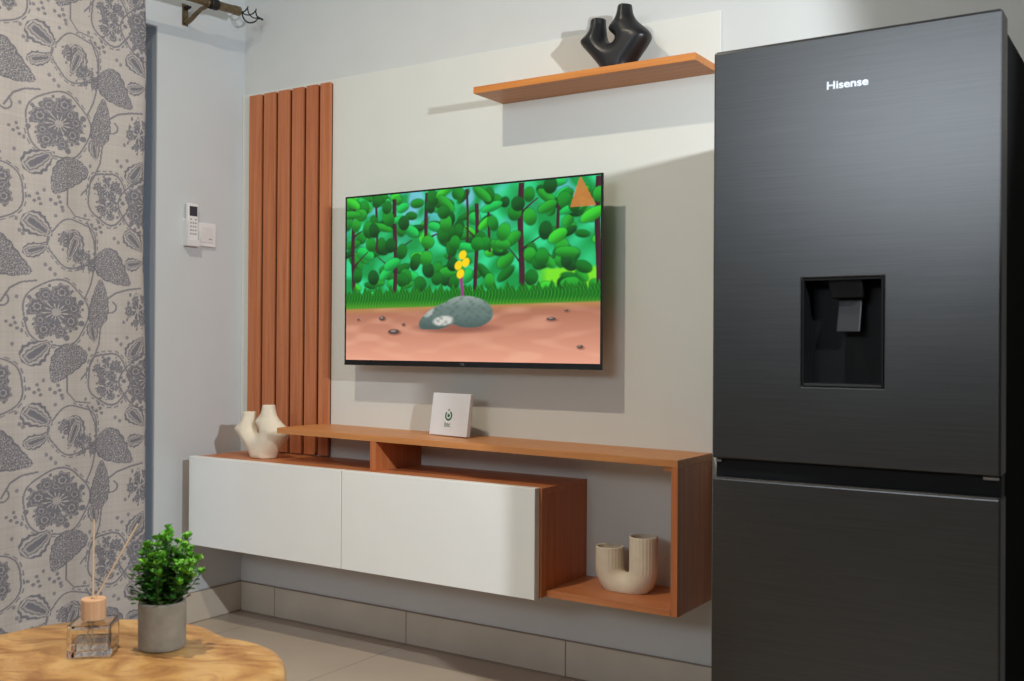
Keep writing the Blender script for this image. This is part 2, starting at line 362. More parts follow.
def mixc(C, m, col): C[:] = C*(1-m[..., None])+np.array(col, float)/255*m[..., None]
def sstep(d, w): return np.clip(.5-d/w, 0, 1)
def ell(X, Y, cx, cy, rx, ry, ang=0):
    c, s = math.cos(ang), math.sin(ang); dx, dy = X-cx, Y-cy; u = dx*c+dy*s; v = -dx*s+dy*c
    return (np.sqrt((u/rx)**2+(v/ry)**2)-1)*min(rx, ry), u/rx, v/ry
def tv_picture(nu, nv):
    W, H = 833., 530.
    X, Y = np.meshgrid(np.linspace(0, W, nu), np.linspace(0, H, nv), indexing='ij'); C = np.zeros(X.shape+(3,))
    a = 2.2
    def n2(sx_, sy_, seed):
        r = np.random.default_rng(seed); v = 0
        for k in range(5):
            t = r.uniform(0, 6.28, 3); v = v+np.sin(X/sx_*(1+.4*k)+t[0]+1.7*np.sin(Y/sy_*.6+t[1]))*np.sin(Y/sy_*(1+.3*k)+t[2])
        return v/5
    base = n2(40, 40, 3)
    mixc(C, np.ones_like(X), (18, 150, 70)); mixc(C, np.clip(base*2+.4, 0, 1), (50, 214, 140))
    mixc(C, np.clip(n2(55, 45, 5)*3-.2, 0, 1)*np.clip(1-Y/200, 0, 1), (110, 196, 232))
    for cx, cy, r in ((255, 20, 28), (430, 30, 22), (235, 65, 26), (10, 60, 24), (100, 95, 18), (330, 120, 20)):
        mixc(C, sstep(ell(X, Y, cx, cy, r, r*1.3)[0], 14)*.8, (128, 200, 236))
    mixc(C, sstep(np.abs(Y-285)-30, 10)*np.clip((X-640)/40, 0, 1), (120, 226, 40))
    r = np.random.default_rng(11)
    def leaf(cx, cy, rx, ry, an, col):
        d, u, v = ell(X, Y, cx, cy, rx, ry, an); m = sstep(d, 2.5); col = np.array(col, float)
        mixc(C, sstep(d-1.5, 4)*.45, (6, 60, 22)); mixc(C, m, col)
        mixc(C, m*np.clip(.5-.8*v, 0, 1)*.45, np.minimum(col*1.45+15, 255)); mixc(C, m*np.clip(v, 0, 1)*.5, col*.45)
    def trunk(x, wd, y0, y1, col=(70, 28, 44)):
        m = sstep(np.abs(X-x-3*np.sin(Y/60+x))-wd/2, 2)*((Y > y0) & (Y < y1)); mixc(C, m, col)
        mixc(C, m*(X < x-wd*.15)*.4, (40, 14, 34))
    greens = [(10, 96, 24), (16, 118, 30), (6, 72, 22), (28, 140, 36), (20, 170, 70), (46, 180, 40)]
    for k in range(110):
        leaf(r.uniform(0, W), r.uniform(0, 330), r.uniform(14, 34), r.uniform(9, 20), r.uniform(-.9, .9), greens[r.integers(len(greens))])
    for x, wd, y0, y1 in ((27, 13, 20, 330), (112, 8, 10, 180), (180, 14, 15, 330), (292, 12, 5, 220), (368, 8, 60, 300), (427, 7, 5, 170), (458, 12, 50, 320), (500, 8, 60, 200), (600, 17, 0, 330), (712, 9, 70, 220), (826, 16, 0, 340)):
        trunk(x, wd, y0, y1)
    for x0, y0, x1, y1 in ((27, 230, 80, 180), (180, 190, 240, 150), (180, 250, 120, 200), (600, 200, 680, 150), (600, 240, 560, 190), (27, 130, 60, 110), (292, 150, 350, 130), (600, 90, 650, 50), (458, 160, 420, 120)):
        t = np.clip(((X-x0)*(x1-x0)+(Y-y0)*(y1-y0))/((x1-x0)**2+(y1-y0)**2), 0, 1)
        mixc(C, sstep(np.hypot(X-x0-t*(x1-x0), Y-y0-t*(y1-y0)+8*t*(1-t))-3.5+2*t, 2), (56, 24, 36))
    for k in range(95):
        cx, cy = r.uniform(0, W), r.uniform(0, 290)
        if k % 4 == 0: leaf(cx, cy, r.uniform(24, 40), r.uniform(11, 18), r.uniform(-.8, .8), greens[3+r.integers(3)])
        else: leaf(cx, cy, r.uniform(15, 21), r.uniform(19, 27), r.uniform(-.4, .4), greens[r.integers(4)])
    tri = (Y > 0)*(Y < 85)*(np.abs(X-778-(Y-40)*.1) < Y*.42+2); mixc(C, tri*.9, (206, 124, 60))
    # grass band and ground
    gt = 300+8*np.sin(X/7)+6*np.sin(X/3.1+1); gb = 362-X*.012
    m = np.clip((Y-gt)/10, 0, 1); mixc(C, m, (16, 104, 24))
    st = np.sin(X*.9+np.sin(Y/9)*3)*np.sin(X*.31+Y*.05); mixc(C, m*np.clip(st, 0, 1)*.8, (60, 176, 36))
    mixc(C, m*np.clip((Y-338)/20, 0, 1)*.6, (104, 170, 40)); 
    m = np.clip((Y-gb)/5, 0, 1); gr = np.clip((Y-370)/160, 0, 1)
    for q in range(3): C[..., q] = C[..., q]*(1-m)+m*((172, 112, 88)[q]*(1-gr)+(232, 164, 138)[q]*gr)/255
    mixc(C, m*np.clip(1-(Y-gb)/22, 0, 1)*.5, (196, 166, 70)); mixc(C, m*np.clip(n2(70, 18, 9)*.8, 0, .35), (244, 190, 160))
    # flower by the rock
    mixc(C, sstep(np.abs(X-412-2*np.sin(Y/12))-5, 2)*((Y > 250)*(Y < 335)), (150, 60, 130))
    for cx, cy in ((414, 205), (400, 236), (407, 262), (424, 228)): mixc(C, sstep(ell(X, Y, cx, cy, 12, 15, .5)[0], 3), (250, 214, 20))
    # rock
    mixc(C, sstep(ell(X, Y, 390, 428, 125, 14)[0], 10)*.45, (96, 50, 44))
    d = np.minimum(ell(X, Y, 352, 388, 90, 36, -.38)[0], ell(X, Y, 430, 378, 84, 48, .1)[0]); mk = sstep(d, 3)*(Y < 432)
    mixc(C, mk, (104, 124, 118)); mixc(C, mk*np.clip((356-Y)/40+.3, 0, 1)*.6, (186, 200, 190)); mixc(C, mk*np.clip((Y-385)/40, 0, 1)*.5, (46, 66, 64))
    mixc(C, mk*sstep(ell(X, Y, 350, 405, 34, 15, -.1)[0], 6), (206, 206, 198)); mixc(C, mk*sstep(ell(X, Y, 300, 378, 20, 12, -.6)[0], 6)*.7, (206, 206, 198)); mixc(C, mk*np.clip(n2(9, 7, 21), 0, .35), (70, 90, 84))
    for cx, cy, rx, ry in ((135, 395, 11, 7), (178, 438, 20, 8), (212, 415, 6, 4), (692, 402, 14, 5), (776, 482, 9, 5), (736, 378, 6, 3), (46, 398, 5, 3)):
        mixc(C, sstep(ell(X, Y, cx+3, cy+4, rx*1.2, ry)[0], 4)*.4, (90, 46, 40)); mixc(C, sstep(ell(X, Y, cx, cy, rx, ry)[0], 2), (84, 66, 60)); mixc(C, sstep(ell(X, Y, cx-2, cy-2, rx*.5, ry*.5)[0], 2)*.7, (176, 160, 150))
    return C
nu, nv = 440, 256
U, Vv = np.meshgrid(np.linspace(TX0+bz, TX1-bz, nu), np.linspace(TZ1-bz, TZ0+bb, nv), indexing='ij')
V = np.stack([U.ravel(), np.full(U.size, TY), Vv.ravel()], 1)
me = np_mesh('screen', V, grid_faces(nu, nv)[:, ::-1], nlin(tv_picture(nu, nv).reshape(-1, 3)))
M['tv'] = attr_mat('lit television picture', rough=.3, emit=1.0)
link('screen', me, M['tv'], TV)

# ------------------------------------------------------------------ fridge
FX0, FX1, FY, FZ = 2.1165, 2.648, -.70, 1.568
F = thing('refrigerator', 'tall dark grey brushed steel refrigerator with water dispenser at right', 'refrigerator', ((FX0+FX1)/2, -.4, 0))
obj('body', B(FX0+.003, FX1-.003, FY+.072, -.075, .03, FZ-.018), M['fridge_side'], F, bevel=.006, seg=3)
for a in (FX0+.06, FX1-.06):
    for b_ in (FY+.15, -.14): obj('foot', tube(bmesh.new(), [(a, b_, 0), (a, b_, .032)], .018), M['iron'], F)
SZ0, SZ1 = .7145, .7535
dx0, dx1, dz0, dz1 = 2.2985, 2.4495, .9025, 1.1075; DB = .055
# upper door with the niche opening
bm = bmesh.new()
xs_ = [FX0, dx0, dx1, FX1]; zs_ = [SZ1, dz0, dz1, FZ]; yf, yb = FY, FY+.062
vf = {(i, k, y): bm.verts.new((xs_[i], y, zs_[k])) for i in range(4) for k in range(4) for y in (yf, yb)}
for i in range(3):
    for k in range(3):
        if (i, k) == (1, 1): continue
        for y in (yf, yb): bm.faces.new([vf[i,k,y], vf[i+1,k,y], vf[i+1,k+1,y], vf[i,k+1,y]])
for i in range(3):
    for k in (0, 3): bm.faces.new([vf[i,k,yf], vf[i+1,k,yf], vf[i+1,k,yb], vf[i,k,yb]])
for k in range(3):
    for i in (0, 3): bm.faces.new([vf[i,k,yf], vf[i,k+1,yf], vf[i,k+1,yb], vf[i,k,yb]])
for (a, b_) in (((1,1),(2,1)), ((2,1),(2,2)), ((2,2),(1,2)), ((1,2),(1,1))): bm.faces.new([vf[a[0],a[1],yf], vf[b_[0],b_[1],yf], vf[b_[0],b_[1],yb], vf[a[0],a[1],yb]])
bmesh.ops.remove_doubles(bm, verts=bm.verts, dist=1e-6)
ud = obj('upper_door', bm, M['steel'], F, bevel=.004, seg=3, ang=60)
t = .0035
bm = bmesh.new(); e = .001
box(bm, dx0, dx0+t, FY-e, yb-.001, dz0, dz1); box(bm, dx1-t, dx1, FY-e, yb-.001, dz0, dz1)
box(bm, dx0+t, dx1-t, FY-e, yb-.001, dz1-t, dz1); box(bm, dx0+t, dx1-t, yb-.004, yb-.001, dz0, dz1-t)
n_ = obj('dispenser_recess', bm, M['niche'], F)
bm = bmesh.new(); box(bm, dx0+t, dx1-t, FY-e, yb-.004, dz0, dz0+.005); obj('drip_tray', bm, M['paddle'], F, bevel=.001)
bm = bmesh.new(); hexa(bm, [(2.350,FY+.012,1.070),(2.407,FY+.012,1.070),(2.407,FY+.050,1.070),(2.350,FY+.050,1.070),(2.346,FY+.004,1.104),(2.410,FY+.004,1.104),(2.410,FY+.05,1.104),(2.346,FY+.05,1.104)])
obj('spout_housing', bm, M['niche'], F, bevel=.002)
bm = bmesh.new(); hexa(bm, [(2.357,FY+.022,1.006),(2.401,FY+.022,1.006),(2.401,FY+.027,1.006),(2.357,FY+.027,1.006),(2.359,FY+.032,1.070),(2.403,FY+.032,1.070),(2.403,FY+.037,1.070),(2.359,FY+.037,1.070)])
obj('dispenser_paddle', bm, M['paddle'], F, bevel=.002)
obj('lower_door', B(FX0, FX1, FY, yb, .045, SZ0), M['steel'], F, bevel=.004, seg=3)
obj('handle_recess', B(FX0+.002, FX1-.002, FY+.020, yb, SZ0, SZ1), M['niche'], F)
obj('door_edge_trim', B(FX0+.004, FX1-.004, FY+.0005, FY+.006, SZ0-.0005, SZ0+.0015), M['chrome'], F)
obj('gasket', B(FX0+.01, FX1-.01, yb, FY+.072, .06, FZ-.03), M['niche'], F)
obj('top_edge_trim', B(FX0+.004, FX1-.004, FY+.004, yb-.002, FZ-.001, FZ+.0015), M['paddle'], F)
obj('hinge', B(FX1-.03, FX1-.004, FY+.010, FY+.019, SZ1-.008, SZ1-.003), M['chrome'], F)
obj('hinge', B(FX0+.004, FX0+.016, FY+.010, FY+.019, SZ1-.008, SZ1-.003), M['chrome'], F)
o = text('brand_lettering', 'Hisense', .0205, M['silver'], F, (2.3425, FY-.0003, 1.4655), (1, 0, 0.0), (0, 0, 1), extrude=.0004, bold=.0004)
kx = .0765/max(.001, o.dimensions.x)
for v in o.data.vertices: v.co.x = 2.3425+(v.co.x-2.3425)*kx

# ------------------------------------------------------------------ two-necked vases
def chaikin(P, n=2):
    P = np.array(P, float)
    for _ in range(n):
        Q = np.roll(P, -1, 0); P = np.stack([.75*P+.25*Q, .25*P+.75*Q], 1).reshape(-1, 2)
    return P
def poly_sd(P, X, Z):
    d = np.full(X.shape, 9.); ins = np.zeros(X.shape, bool); n = len(P)
    for i in range(n):
        a = P[i]; b = P[(i+1) % n]; e = b-a; wx = X-a[0]; wz = Z-a[1]
        t = np.clip((wx*e[0]+wz*e[1])/(e@e), 0, 1); d = np.minimum(d, np.hypot(wx-e[0]*t, wz-e[1]*t))
        c = ((a[1] <= Z) & (b[1] > Z)) | ((b[1] <= Z) & (a[1] > Z))
        if e[1] != 0: ins ^= c & (X < a[0]+(Z-a[1])/e[1]*e[0])
    return np.where(ins, -d, d)
def twin_vase(name, mat, loc, sx_=1, sz_=1, rot=0, label=''):
    out = [(-.044,-.02),(-.044,.004),(-.058,.026),(-.094,.068),(-.119,.094),(-.119,.108),(-.100,.122),(-.088,.140),(-.087,.20),
           (-.042,.20),(-.040,.130),(-.037,.100),(-.020,.086),(-.010,.088),(-.002,.098),(-.012,.112),(-.028,.124),(-.024,.140),(-.004,.160),(.003,.19),(.003,.23),
           (.044,.23),(.044,.185),(.050,.158),(.066,.136),(.095,.112),(.107,.096),(.106,.082),(.088,.058),(.058,.024),(.044,.004),(.044,-.02)]
    P = chaikin(out, 2); h = .0026
    x = np.arange(-.135, .125, h); z = np.arange(-.008, .204, h); y = np.arange(-.052, .052, h)
    XX, ZZ = np.meshgrid(x, z, indexing='ij'); sd = poly_sd(P, XX, ZZ)
    w = .040; i = np.clip(-sd, -1, w); T2 = np.where(sd < 0, 2*w*i-i*i, -2*w*sd)
    k = 1-.50*np.clip((ZZ-.105)/.04, 0, 1); T2 = np.where(T2 > 0, T2*k, T2)
    F3 = (y[None, :, None]**2-T2[:, None, :])/.06
    Zg = ZZ[:, None, :]+0*F3; Xg = XX[:, None, :]+0*F3; Yg = y[None, :, None]+0*F3
    topz = np.where(Xg < -.020, .163, .190)
    F3 = np.maximum(F3, -Zg); F3 = np.maximum(F3, np.where(Zg > .125, Zg-topz, -1))
    for cx, zt in ((-.0645, .163), (.0235, .190)):
        hole = np.maximum(np.hypot((Xg-cx)/1.0, Yg/1.15)-.0155, (zt-.05)-Zg); F3 = np.maximum(F3, -hole)
    V, Fc = surface_nets(F3, x[0], y[0], z[0], h)
    V *= np.array([sx_, 1, sz_]); c, s = math.cos(rot), math.sin(rot)
    V = np.stack([V[:, 0]*c-V[:, 1]*s, V[:, 0]*s+V[:, 1]*c, V[:, 2]], 1)
    V[:, 2] -= V[:, 2].min()
    me = np_mesh(name, V, Fc); o = link(name, me, mat, smooth=True); o.location = loc
    md = o.modifiers.new('sm', 'SMOOTH'); md.iterations = 9; md.factor = .5
    tag(o, label, 'vase'); return o
twin_vase('vase', M['black_matt'], (1.584, -.090, 1.7384), .95, .965, 0, 'matt black vase with two necks on the high wall shelf')
twin_vase('vase', M['cream'], (.284, -.165, .5893), 1.05, .95, 0, 'smooth cream vase with two necks on the low cabinet before the slats')

def u_vase():
    h = .0016; R = .0515; r = .0385; zc = .062
    x = np.arange(-.1, .1, h); y = np.arange(-.046, .046, h); z = np.arange(-.006, .165, h)
    X, Y, Z = np.meshgrid(x, y, z, indexing='ij')
    dl = np.where(Z > zc, np.abs(np.abs(X)-R), np.abs(np.hypot(X, Z-zc)-R))
    d = np.hypot(dl, Y)
    side = np.where(Z > zc, np.abs(X)-R, np.hypot(X, Z-zc)-R)
    phi = np.arctan2(Y, side)
    rib = .0004*np.cos(26*phi)
    ang = np.arctan2(X, zc-Z); dots = .0006*np.cos(26*phi)*np.cos(34*ang)
    rib = np.where(Z > zc-.01, rib, dots)
    F3 = d-(r+rib)
    F3 = np.maximum(F3, -Z); top = np.where(X < 0, .117, .153); F3 = np.maximum(F3, Z-top)
    hole = np.maximum(d-(r-.004), .045-Z); F3 = np.maximum(F3, -hole)
    V, Fc = surface_nets(F3, x[0], y[0], z[0], h); V[:, 2] -= V[:, 2].min()
    o = link('vase', np_mesh('vase', V, Fc), M['cream_rib'], smooth=True); o.location = (1.632, -.112, .3084)
    tag(o, 'ribbed cream U-shaped vase in the open end shelf of the console', 'vase')
u_vase()

# ------------------------------------------------------------------ router on the console
R_ = thing('internet_router', 'small square white internet router with green round logo on the console', 'router', (1.015, -.085, .697))
def rslab():
    bm = bmesh.new(); x0, x1, z0, z1 = -.083, .083, 0, .131; y0, y1 = -.008, .008
    box(bm, x0, x1, y0, y1, z0, z1)
    ed = [e for e in bm.edges if abs((e.verts[0].co-e.verts[1].co).y) > .02]
    bmesh.ops.bevel(bm, geom=ed, offset=.010, segments=5, affect='EDGES', profile=.5)
    return bm
ry, rt = math.radians(-10), math.radians(-8)   # yaw, lean
RM = Matrix.Translation((1.022, -.105, .6975)) @ Matrix.Rotation(ry, 4, 'Z') @ Matrix.Rotation(rt, 4, 'X')
bm = rslab(); bm.transform(RM)
obj('case', bm, M['white_plastic'], R_, bevel=.0025, seg=3, ang=50)
bm = bmesh.new(); box(bm, -.05, .05, .0, .03, -.001, .008); bm.transform(Matrix.Translation((1.024, -.100, .6975)) @ Matrix.Rotation(ry, 4, 'Z')); obj('stand', bm, M['white_plastic2'], R_, bevel=.002)
# emblem: broken green ring, dot and leaf tip
bm = bmesh.new()
def ringarc(bm, cx, cz, r0, r1, a0, a1, n=28, y=-.0083):
    pr = None
    for k in range(n+1):
        a = math.radians(a0+(a1-a0)*k/n); tp = math.sin(math.pi*min(1, k/n*6+.15)/2 if k < n/6 else math.pi/2)
        p = [bm.verts.new((cx+r*math.sin(a), y, cz+r*math.cos(a))) for r in (r0, r1)]
        if pr: bm.faces.new((pr[0], pr[1], p[1], p[0]))
        pr = p
ringarc(bm, -.003, .062, .0100, .0158, 28, 318); ringarc(bm, -.003, .062, 0.0001, .0055, 0, 360)
vs = [bm.verts.new(q) for q in ((-.009, -.0083, .078), (-.002, -.0083, .076), (0, -.0083, .084))]; bm.faces.new(vs)
bm.transform(RM); obj('emblem', bm, M['green_ink'], R_)
x_ = RM.to_3x3() @ Vector((1, 0, 0)); z_ = RM.to_3x3() @ Vector((0, 0, 1))
text('lettering', 'btc', .021, M['grey_ink'], R_, tuple(RM @ Vector((-.018, -.0084, .028))), x_, z_, extrude=.0001, bold=.0003)
bm = bmesh.new(); ringarc(bm, 0, 0, 0, .001, 0, 360, 8)

# ------------------------------------------------------------------ remote control and wall controller
H = thing('remote_holder', 'small white plastic wall holder under the remote control', 'holder', (0, -.25, 1.314))
bm = bmesh.new(); box(bm, 0, .003, -.276, -.222, 1.314, 1.41); box(bm, .003, .026, -.276, -.273, 1.314, 1.40); box(bm, .003, .026, -.225, -.222, 1.314, 1.37); box(bm, .003, .026, -.273, -.225, 1.314, 1.317); box(bm, .023, .026, -.273, -.225, 1.317, 1.335)
obj('cradle', bm, M['white_plastic2'], H, bevel=.0008)
RC = thing('remote_control', 'white air conditioner remote with dark display in a holder on the wall', 'remote control', (.013, -.249, 1.318))
obj('case', B(.005, .022, -.2715, -.2265, 1.3185, 1.462), M['white_plastic'], RC, bevel=.004, seg=3)
obj('display', B(.0215, .0226, -.266, -.232, 1.418, 1.452), M['screen_dark'], RC, bevel=.001)
for r0 in range(5):
    for c0 in range(3):
        if r0 == 0 and c0 == 1: continue
        yy = -.263+c0*.0105; zz = 1.404-r0*.0125
        obj('button', B(.0215, .0228, yy, yy+.006, zz, zz+.005), M['button'], RC)
W = thing('wall_controller', 'flat square white wall switch plate right beside the remote', 'wall switch', (0, -.175, 1.36))
obj('plate', B(0, .010, -.2195, -.138, 1.318, 1.401), M['white_plastic'], W, bevel=.003, seg=3)
obj('rocker', B(.010, .012, -.205, -.152, 1.332, 1.387), M['white_plastic2'], W, bevel=.002)
obj('indicator', B(.012, .0125, -.172, -.158, 1.343, 1.347), M['button'], W)

# ------------------------------------------------------------------ curtain rod
rod = thing('curtain_rod', 'antique bronze curtain rod with cage finial above the floral curtain', 'curtain rod', (.1, -1.3, 2.11))
def rz(y): return float(np.interp(y, [-2.5, -1.5, -.9, -.5, -.3, -.13], [2.128, 2.108, 2.112, 2.124, 2.137, 2.147]))
obj('pole', tube(bmesh.new(), [(.112, y, rz(y)) for y in np.linspace(-2.5, -.20, 24)], .0125, 16), M['brass'], rod, smooth=True)
obj('end_sleeve', tube(bmesh.new(), [(.112, y, rz(y)) for y in (-.24, -.235, -.16, -.155, -.15, -.132, -.128)], [.0150, .0150, .0150, .0165, .0165, .0165, .008], 20), M['brass'], rod, smooth=False)
obj('collar', tube(bmesh.new(), [(.112, y, rz(y)) for y in (-.262, -.258, -.232, -.228)], [.016, .019, .019, .016], 20), M['iron'], rod)
bm = bmesh.new(); y0, z0 = -.126, rz(-.128)
for k in range(4):
    pts = []
    for q in range(17):
        s = q/16; rr = .029*math.sin(math.pi*s)**.9+.002; a = k*math.pi/2+s*math.pi*.9+.6
        pts.append((.112+rr*math.cos(a), y0+.012+s*.070, z0+rr*math.sin(a)))
    tube(bm, pts, .0023, 6)
tube(bm, [(.112, y0, z0), (.112, y0+.014, z0)], .004, 8); tube(bm, [(.112, y0+.080, z0), (.112, y0+.090, z0), (.112, y0+.098, z0+.002), (.112, y0+.106, z0-.001)], [.004, .0045, .003, .004], 8)
obj('finial', bm, M['iron'], rod, smooth=True)
for by in (-.275, -2.4):
    bz_ = rz(by)
    bm = bmesh.new(); box(bm, 0, .004, by-.012, by+.012, bz_-.062, bz_+.012); tube(bm, [(.004, by, bz_-.046), (.016, by, bz_-.050), (.035, by, bz_-.044), (.060, by, bz_-.030), (.085, by, bz_-.018), (.112, by, bz_-.0145)], [.009, .0105, .009, .008, .0075, .007], 10)
    tube(bm, [(.112+.0125*math.cos(a), by, bz_+.0125*math.sin(a)) for a in np.radians(np.linspace(180, 360, 12))], .0035, 6)
    obj('bracket', bm, M['brass'], rod, smooth=False)
    obj('fixing_screw', tube(bmesh.new(), [(.003, by, bz_-.002), (.020, by, bz_-.002), (.021, by, bz_-.002), (.03, by, bz_-.002)], [.0075, .0075, .004, .004], 10), M['iron'], rod)

# ------------------------------------------------------------------ curtain
def scales(X, Y, a, ang=0.0):
    """packed little rosettes: returns ink value of each point"""
    X, Y = X+1.5*np.sin(Y*.33+X*.11), Y+1.3*np.sin(X*.41-Y*.13); c, q = math.cos(ang), math.sin(ang); U = (X*c+Y*q)/a; W = (-X*q+Y*c)/(a*.866)
    row = np.floor(W); best = np.full(X.shape, 9.)
    for dr in (0, 1):
        rr = row+dr; off = .5*(rr % 2); du = U-off-np.round(U-off); dv = (W-rr)*.866; best = np.minimum(best, np.hypot(du, dv))
    v = np.full(X.shape, .86); v[(best > .20) & (best < .31)] = .30; v[best > .47] = .20; return v
def flower(ink, X, Y, cx, cy, r, n, ph=0, sq=1.0):
    dx, dy = X-cx, (Y-cy)*sq; d = np.hypot(dx, dy)/r; th = np.arctan2(dy, dx)+ph
    k = max(6, n-2); m = np.zeros(X.shape, bool); val = np.zeros(X.shape)
    for i in range(k):
        a = i*2*math.pi/k+.25*math.sin(i*5+cx); rr = .66+.12*math.sin(i*3.7+cy); px_, py_ = rr*math.cos(a), rr*math.sin(a)
        e = np.hypot(dx/r-px_, dy/r-py_)/(.27+.05*math.sin(i*2.3)); e = e*(1+.13*np.cos(7*np.arctan2(dy/r-py_, dx/r-px_)+i))
        q = e < 1; v = np.where(e < .30, .9, np.where(e < .45, .25, np.where(e < .78, .85, np.where(e < .90, .4, .85)))); val[q] = v[q]; m |= q
    for i in range(2*k+1):
        a = (i+.5)*2*math.pi/(2*k+1); rr = .93+.10*math.sin(i*4.1+cx); e = np.hypot(dx/r-rr*math.cos(a), dy/r-rr*math.sin(a))/(.085+.03*math.sin(i*1.9))
        q = (e < 1) & ~m; val[q] = .78; m |= q
    q = (d < .46) & (np.abs(np.sin(n*.5*th+2*d)) > .42); val[q] = .85; m |= d < .46
    q = d < .14; val[q] = .2
    q = (d > .46) & (d < .98) & (np.abs(np.sin(k*th*.5+1.1)) < .10) & ~m; val[q] = .6; m |= q
    ink[m] = np.maximum(ink, val)[m]; return m
def ring(ink, X, Y, cx, cy, rx, ry, w=1.3, ang=0, a0=None, a1=None):
    d, u, v = ell(X, Y, cx, cy, rx*1.08, ry*1.04, ang); th = np.arctan2(v, u)
    b = d+1.0*np.sin(th*5+cx)
    m = (np.abs(b) < .8) | ((np.abs(b-2.2) < .6) & (np.sin(th*23) > -.3) & (np.sin(th*1.0+cy) > -.6))
    ink[m] = np.maximum(ink[m], .72)
def leafm(ink, X, Y, cx, cy, a, b, ang, core=.5, dark=.85):
    a *= 1.1; b *= 1.1; c, s = math.cos(ang), math.sin(ang); dx, dy = X-cx, Y-cy; u = (dx*c+dy*s)/a; v = (-dx*s+dy*c)/b
    prof = np.clip(1-u*u, 0, 1)**.7*(1-.50*u)*(1+.07*np.cos(16*u)); m = (np.abs(v) < prof) & (np.abs(u) < 1)
    q = np.abs(v)/np.maximum(prof, 1e-3); e = np.maximum(q, np.abs(u)**3)
    val = np.where(e > .74, .85, np.where(e > .52, .08, np.where(e > .40, .8, np.where(e > .24, .25, .85)))); ink[m] = val[m]
def paisley(ink, X, Y, cx, cy, a, b, ang, bend=.35):
    a *= 1.1; b *= 1.12; c, s = math.cos(ang), math.sin(ang); dx, dy = X-cx, Y-cy; u = (dx*c+dy*s)/a; v = (-dx*s+dy*c)/b+bend*(u*u-.4)
    prof = np.sqrt(np.clip(1-u*u, 0, 1))*(1-.45*u)*(.93+.09*np.abs(np.sin(8*u))); m = (np.abs(v) < prof) & (np.abs(u) < 1)
    q = np.abs(v)/np.maximum(prof, 1e-3); val = scales(dx, dy, 6.8, ang); val[q > .90] = .9; ink[m] = val[m]
def line(ink, X, Y, pts, w=.8, val=.7):
    for (x0, y0), (x1, y1) in zip(pts[:-1], pts[1:]):
        t = np.clip(((X-x0)*(x1-x0)+(Y-y0)*(y1-y0))/((x1-x0)**2+(y1-y0)**2), 0, 1)
        m = np.hypot(X-x0-t*(x1-x0), Y-y0-t*(y1-y0)) < w; ink[m] = np.maximum(ink[m], val)
def arc(cx, cy, r, a0, a1, n=8, ry=None):
    return [(cx+r*math.cos(math.radians(a0+(a1-a0)*k/n)), cy+(ry or r)*math.sin(math.radians(a0+(a1-a0)*k/n))) for k in range(n+1)]
PW, PH = 150., 184.
